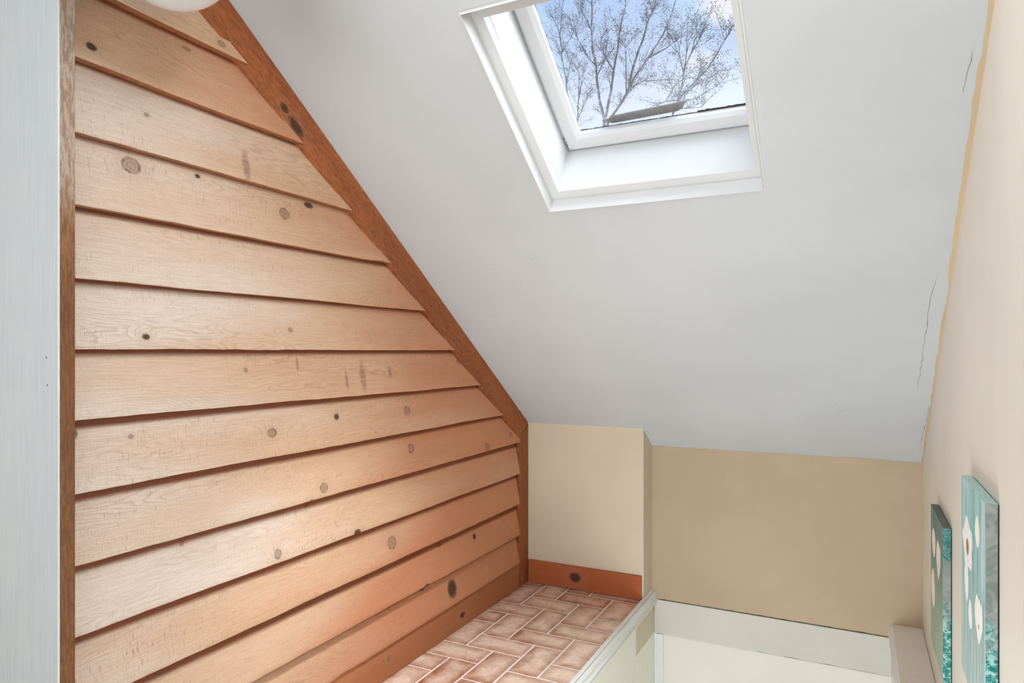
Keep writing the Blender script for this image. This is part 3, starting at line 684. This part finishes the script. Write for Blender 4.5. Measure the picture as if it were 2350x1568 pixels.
# ------------------------------------------------------------------ bare trees outside
def bark():
    g = G('glare_patched_bark'); o = g.obj(); x, y, z = g.xyz(o)
    n = g.noise(o, 5.5, 4, .65)
    col = g.mix(g.rng(n, .48, .60), lin(150, 142, 138), lin(222, 224, 230))  # white patches paint overexposed glare into the bark colour
    return g.bsdf(col, .9, None, .1)
M_BARK = bark()
M_TWIG = paint('grey_brown_twig', lin(150, 141, 138), .9, .3)
M_BUD = paint('dull_brown_bud', lin(146, 135, 130), .9, .3)
DT = 14.0
TREES = {
'A': [[(-4.85,4.44),(-4.85,5.00),(-4.96,5.46),(-5.02,5.85),(-5.03,6.17),(-5.13,6.55),(-5.14,7.07),(-5.13,7.63),(-5.12,7.96)],[(-4.82,5.04),(-4.71,5.53),(-4.64,6.01),(-4.54,6.50),(-4.50,6.86),(-4.38,7.32),(-4.36,7.67)],[(-4.83,4.77),(-4.73,4.98),(-4.45,5.31),(-4.29,5.57),(-4.20,5.77),(-3.89,6.13),(-3.56,6.58),(-3.39,6.97),(-3.28,7.31)],[(-4.32,5.53),(-4.25,5.89),(-4.14,6.22),(-4.00,6.54),(-3.91,6.87),(-3.78,7.12),(-3.69,7.43)],[(-5.02,5.94),(-4.87,6.23),(-4.75,6.43)],[(-5.03,6.17),(-5.27,6.49),(-5.49,6.92),(-5.59,7.39)],[(-4.64,6.01),(-4.82,6.31),(-4.94,6.64),(-4.82,7.02)],[(-4.29,5.57),(-3.98,5.67),(-3.56,5.61)],[(-4.36,5.47),(-4.37,6.02),(-4.38,6.58),(-4.34,6.90)],[(-5.14,6.96),(-5.27,7.26),(-5.49,7.67)],[(-3.89,6.13),(-3.54,6.25),(-3.31,6.35)]],
'B': [[(-5.49,4.52),(-5.47,5.05),(-5.44,5.54),(-5.37,5.92),(-5.32,6.20)],[(-5.64,4.89),(-5.71,5.66),(-5.74,6.05),(-5.83,6.50),(-5.88,7.04),(-5.83,7.56),(-5.79,7.92)],[(-5.72,5.93),(-5.64,6.33),(-5.55,6.59)],[(-5.44,5.13),(-5.25,5.49),(-5.13,5.71)],[(-5.44,5.54),(-5.43,6.11),(-5.44,6.34)],[(-5.83,6.50),(-5.98,6.90),(-6.29,7.11)],[(-5.88,7.04),(-6.03,7.42),(-6.24,7.82)],[(-5.83,6.64),(-5.59,6.98),(-5.44,7.29),(-5.39,7.69)]],
'C': [[(-3.43,4.24),(-3.37,4.90),(-3.24,5.17),(-3.18,5.48),(-3.14,5.79),(-3.01,6.04),(-2.80,6.36),(-2.72,6.65)],[(-3.24,5.17),(-3.14,5.28),(-2.85,5.53),(-2.68,5.68),(-2.48,5.96),(-2.38,6.12),(-2.24,6.38),(-2.14,6.57)],[(-3.16,5.69),(-3.20,5.91),(-3.26,6.28),(-3.33,6.49)],[(-3.24,5.15),(-3.48,5.17),(-3.76,5.09)],[(-3.52,5.18),(-3.37,5.39),(-3.24,5.58)],[(-3.14,5.26),(-2.80,5.44),(-2.60,5.50),(-2.20,5.68)],[(-3.12,5.85),(-3.09,6.21),(-3.07,6.60)],[(-3.26,5.11),(-2.91,5.12),(-2.60,5.25),(-2.30,5.45)],[(-3.01,6.04),(-2.89,6.42),(-2.64,6.80)],[(-3.31,4.97),(-2.80,4.93),(-2.66,5.08)]]}
TLAB = {'A': ('bare tree with three long rising limbs, in the middle of the skylight view', .036),
        'B': ('slim bare tree at the left side of the skylight view', .020),
        'C': ('bare tree fanning low and wide at the right side of the skylight view', .024)}
TB0 = {'A': (-4.85, -4.6), 'B': (-5.52, -4.6), 'C': (-3.45, -4.6)}
for key, lines in TREES.items():
    lab, rad = TLAB[key]; rad *= {'A': 1, 'B': 17 / 14, 'C': 11 / 14}[key]; rnd = random.Random(ord(key) * 3)
    base = TB0[key]; yb_ = DT + {'A': 0, 'B': 3.0, 'C': -3.0}[key]
    sc_ = yb_ / DT
    root = tag(empty('bare_tree', (base[0] * sc_, yb_, base[1])), lab, 'tree', 'bare trees beyond the skylight')
    bt, bw, bb = bmesh.new(), bmesh.new(), bmesh.new()
    def bud(p, s):
        d = Vector((rnd.gauss(0, 1), rnd.gauss(0, 1), rnd.gauss(0, 1))).normalized(); a = d.orthogonal().normalized() * s * .55; d *= s; b = a.cross(d).normalized() * s * .4
        c = Vector(p); vs = [bb.verts.new(c + q) for q in (d, a, b, -d, -a, -b)]
        for t in ((0,1,2),(0,2,4),(0,4,5),(0,5,1),(3,2,1),(3,4,2),(3,5,4),(3,1,5)): bb.faces.new([vs[k] for k in t])
    def twig(p, d, L, r, lvl):
        pts = [Vector(p)]; dd = Vector(d).normalized(); n_ = 4
        for k in range(n_):
            dd = (dd + Vector((rnd.gauss(0, .16), rnd.gauss(0, .16), rnd.gauss(0, .12) + .05))).normalized(); pts.append(pts[-1] + dd * L / n_)
        tube(bw, pts, [r * (1 - .7 * k / n_) for k in range(n_ + 1)], 3)
        if lvl < 2:
            for k in range(rnd.randint(2, 4)):
                q = pts[rnd.randint(1, n_)]; e = (dd + Vector((rnd.gauss(0, .7), rnd.gauss(0, .7), rnd.gauss(0, .5)))).normalized()
                twig(q, e, L * rnd.uniform(.35, .6), r * .6, lvl + 1)
        if rnd.random() < .8:
            for k in range(rnd.randint(1, 4)): bud(pts[rnd.randint(2, n_)] + Vector((rnd.gauss(0, .03), rnd.gauss(0, .03), rnd.gauss(0, .03))), rnd.uniform(.007, .017))
    for li, L in enumerate(lines):
        yo = rnd.uniform(-.5, .5) if li else 0.0; nP = len(L)
        pts = []
        for k in range(nP - 1):
            for s_ in range(4):
                u = s_ / 4; pts.append((L[k][0] + (L[k+1][0] - L[k][0]) * u, L[k][1] + (L[k+1][1] - L[k][1]) * u, (k + u) / (nP - 1)))
        pts.append((*L[-1], 1.0))
        r0 = rad * (1.0 if li == 0 else (.85 if nP > 5 else .45))
        P3 = []
        for (x, z, u) in pts:
            f = (yb_ + yo * u) / DT
            P3.append(Vector((x * f + .012 * mnoise.noise(Vector((z * 4, li, 1))), yb_ + yo * u, z * f + .01 * mnoise.noise(Vector((x * 4, li, 2))))))
        tube(bt, P3, [r0 * (1 - .75 * u) for (_, _, u) in pts], 6)
        nt = int(nP * (2.1 if key == 'C' else 3.0))
        for k in range(nt):
            i = min(len(P3) - 2, int((rnd.uniform(.12, 1)) * (len(P3) - 1))); d = (P3[i + 1] - P3[i]).normalized()
            e = d * .8 + Vector((rnd.gauss(0, .55), rnd.gauss(0, .55), rnd.uniform(-.1, .5)))
            twig(P3[i], e, rnd.uniform(.2, .55), .0055, 0)
    lo = lines[0][0]; f = yb_ / DT
    tube(bt, [(base[0] * sc_, yb_, base[1]), (base[0] * sc_, yb_, 0), (lo[0] * f, yb_, lo[1] * f + .02)], [rad * 4, rad * 2.4, rad * 1.1], 10)
    if key == 'B': tube(bt, [(base[0] * sc_, yb_, 1.5), (-5.6 * f, yb_, 3.4), (lines[1][0][0] * f, yb_, lines[1][0][1] * f + .02)], [rad * 1.6, rad * 1.2, rad * .85], 8)
    link('trunk_and_limbs', bt, M_BARK, root, smooth=True)
    link('twigs', bw, M_TWIG, root); link('buds', bb, M_BUD, root)
bm = bmesh.new(); bmesh.ops.create_grid(bm, x_segments=1, y_segments=1, size=60)
for v in bm.verts: v.co += Vector((0, 20, -4.6))
struct(link('ground', bm, paint('winter_lawn', (.16, .15, .09), 1, .2)))

# ------------------------------------------------------------------ sky
w = bpy.data.worlds.new('sky'); S.world = w; w.use_nodes = True
class GW(G):
    def __init__(s): s.t = w.node_tree; s.t.nodes.clear(); s.out = s.t.nodes.new('ShaderNodeOutputWorld')
g = GW()
d = g.n('ShaderNodeTexCoord').outputs['Generated']; dx, dy, dz = g.xyz(d)
base = g.mix(g.rng(dz, .28, .50), lin(226, 235, 251), lin(170, 204, 247))
warp = g.noise(d, 14, 6, .6)
cl = g.rng(g.math('ADD', g.noise(g.comb(g.math('MULTIPLY', dx, 9), g.math('MULTIPLY', dy, 9), g.math('MULTIPLY', dz, 16)), 1.0, 6, .6), 0.0), .55, .80, 0, .6)
for (c, r, k) in (((-.150, .886, .436), .050, 1.0), ((-.181, .907, .380), .032, .85), ((-.115, .89, .425), .05, .9)):
    dd = g.vmath('MULTIPLY', g.vmath('SUBTRACT', d, c), (1, 1, 1.7))
    dist = g.math('ADD', g.vmath('LENGTH', dd, (0, 0, 0)), g.math('MULTIPLY', g.math('SUBTRACT', warp, .5), .09))
    cl = g.math('MAXIMUM', cl, g.math('MULTIPLY', g.rng(dist, r, r * .25), k))
col = g.mix(cl, base, lin(246, 246, 250))
col = g.mix(g.rng(dz, .0, -.05), col, (.30, .29, .27))
bg = g.n('ShaderNodeBackground', {'Color': col, 'Strength': 1.0})
g.t.links.new(bg.outputs[0], g.out.inputs[0])

# ------------------------------------------------------------------ lamps
def area(name, loc, target, size, power, col, sy=None):
    l = bpy.data.lights.new(name, 'AREA'); l.energy = power; l.color = col; l.size = size
    if sy: l.shape = 'RECTANGLE'; l.size_y = sy
    o = bpy.data.objects.new(name, l); o.location = (loc[0], loc[1], loc[2] + H)
    v = Vector(target) - Vector(loc); o.rotation_euler = v.to_track_quat('-Z', 'Y').to_euler(); C.objects.link(o); return o
area('rear_fill', (-.75, -1.7, .35), (-.7, 2.0, -.1), 1.5, 38, (.88, .955, 1.0), 1.2)  # unseen fill lamp added behind the camera; the rear wall has no window
area('stair_fill', (-.35, .95, -1.5), (-.5, 2.5, -.5), .8, 20, (.90, .955, 1.0))  # unseen fill lamp added to brighten the ceiling and stairwell
area('skylight_fill', sky(.22, 2.0, 1.02), sky(-.56, 1.70, .18), 1.3, 60, (.95, .975, 1.0), 1.7)  # unseen lamp added above the roof to push more light through the skylight
area('landing_fill', (-.40, .70, 1.0), (-.55, 2.2, -1.0), .4, 8.5, (.97, .985, 1.0))  # unseen overhead fill lamp, added to brighten the walls and ledge
sp = bpy.data.lights.new('tile_fill_spot', 'SPOT'); sp.energy = 135; sp.spot_size = math.radians(52); sp.spot_blend = 1.0; sp.shadow_soft_size = .06; sp.color = (.86, .94, 1.0)  # unseen spot added to brighten the near tiles
so3 = bpy.data.objects.new('tile_fill_spot', sp); so3.location = (-.62, 1.15, .84 + H)
so3.rotation_euler = (Vector((-1.10, 1.74, -1.15)) - Vector((-.62, 1.15, .84))).to_track_quat('-Z', 'Y').to_euler(); C.objects.link(so3)

# ------------------------------------------------------------------ camera
cam = bpy.data.cameras.new('camera'); cam.sensor_width = 36; cam.lens = 36 * 1566.44 / 2350; cam.shift_y = (807.08 - 784) / 2350
cam.clip_start = .01; cam.clip_end = 300
co = bpy.data.objects.new('camera', cam); co.location = (0, 0, H); co.rotation_euler = (math.pi / 2, 0, math.radians(26.8102)); C.objects.link(co)
S.camera = co
S.cycles.max_bounces = 5; S.cycles.diffuse_bounces = 3; S.cycles.glossy_bounces = 2; S.cycles.adaptive_threshold = .1; S.cycles.adaptive_min_samples = 8; w.cycles.sampling_method = 'MANUAL'; w.cycles.sample_map_resolution = 256
S.view_settings.view_transform = 'Standard'; S.view_settings.look = 'None'; S.view_settings.exposure = 0; S.view_settings.gamma = 1
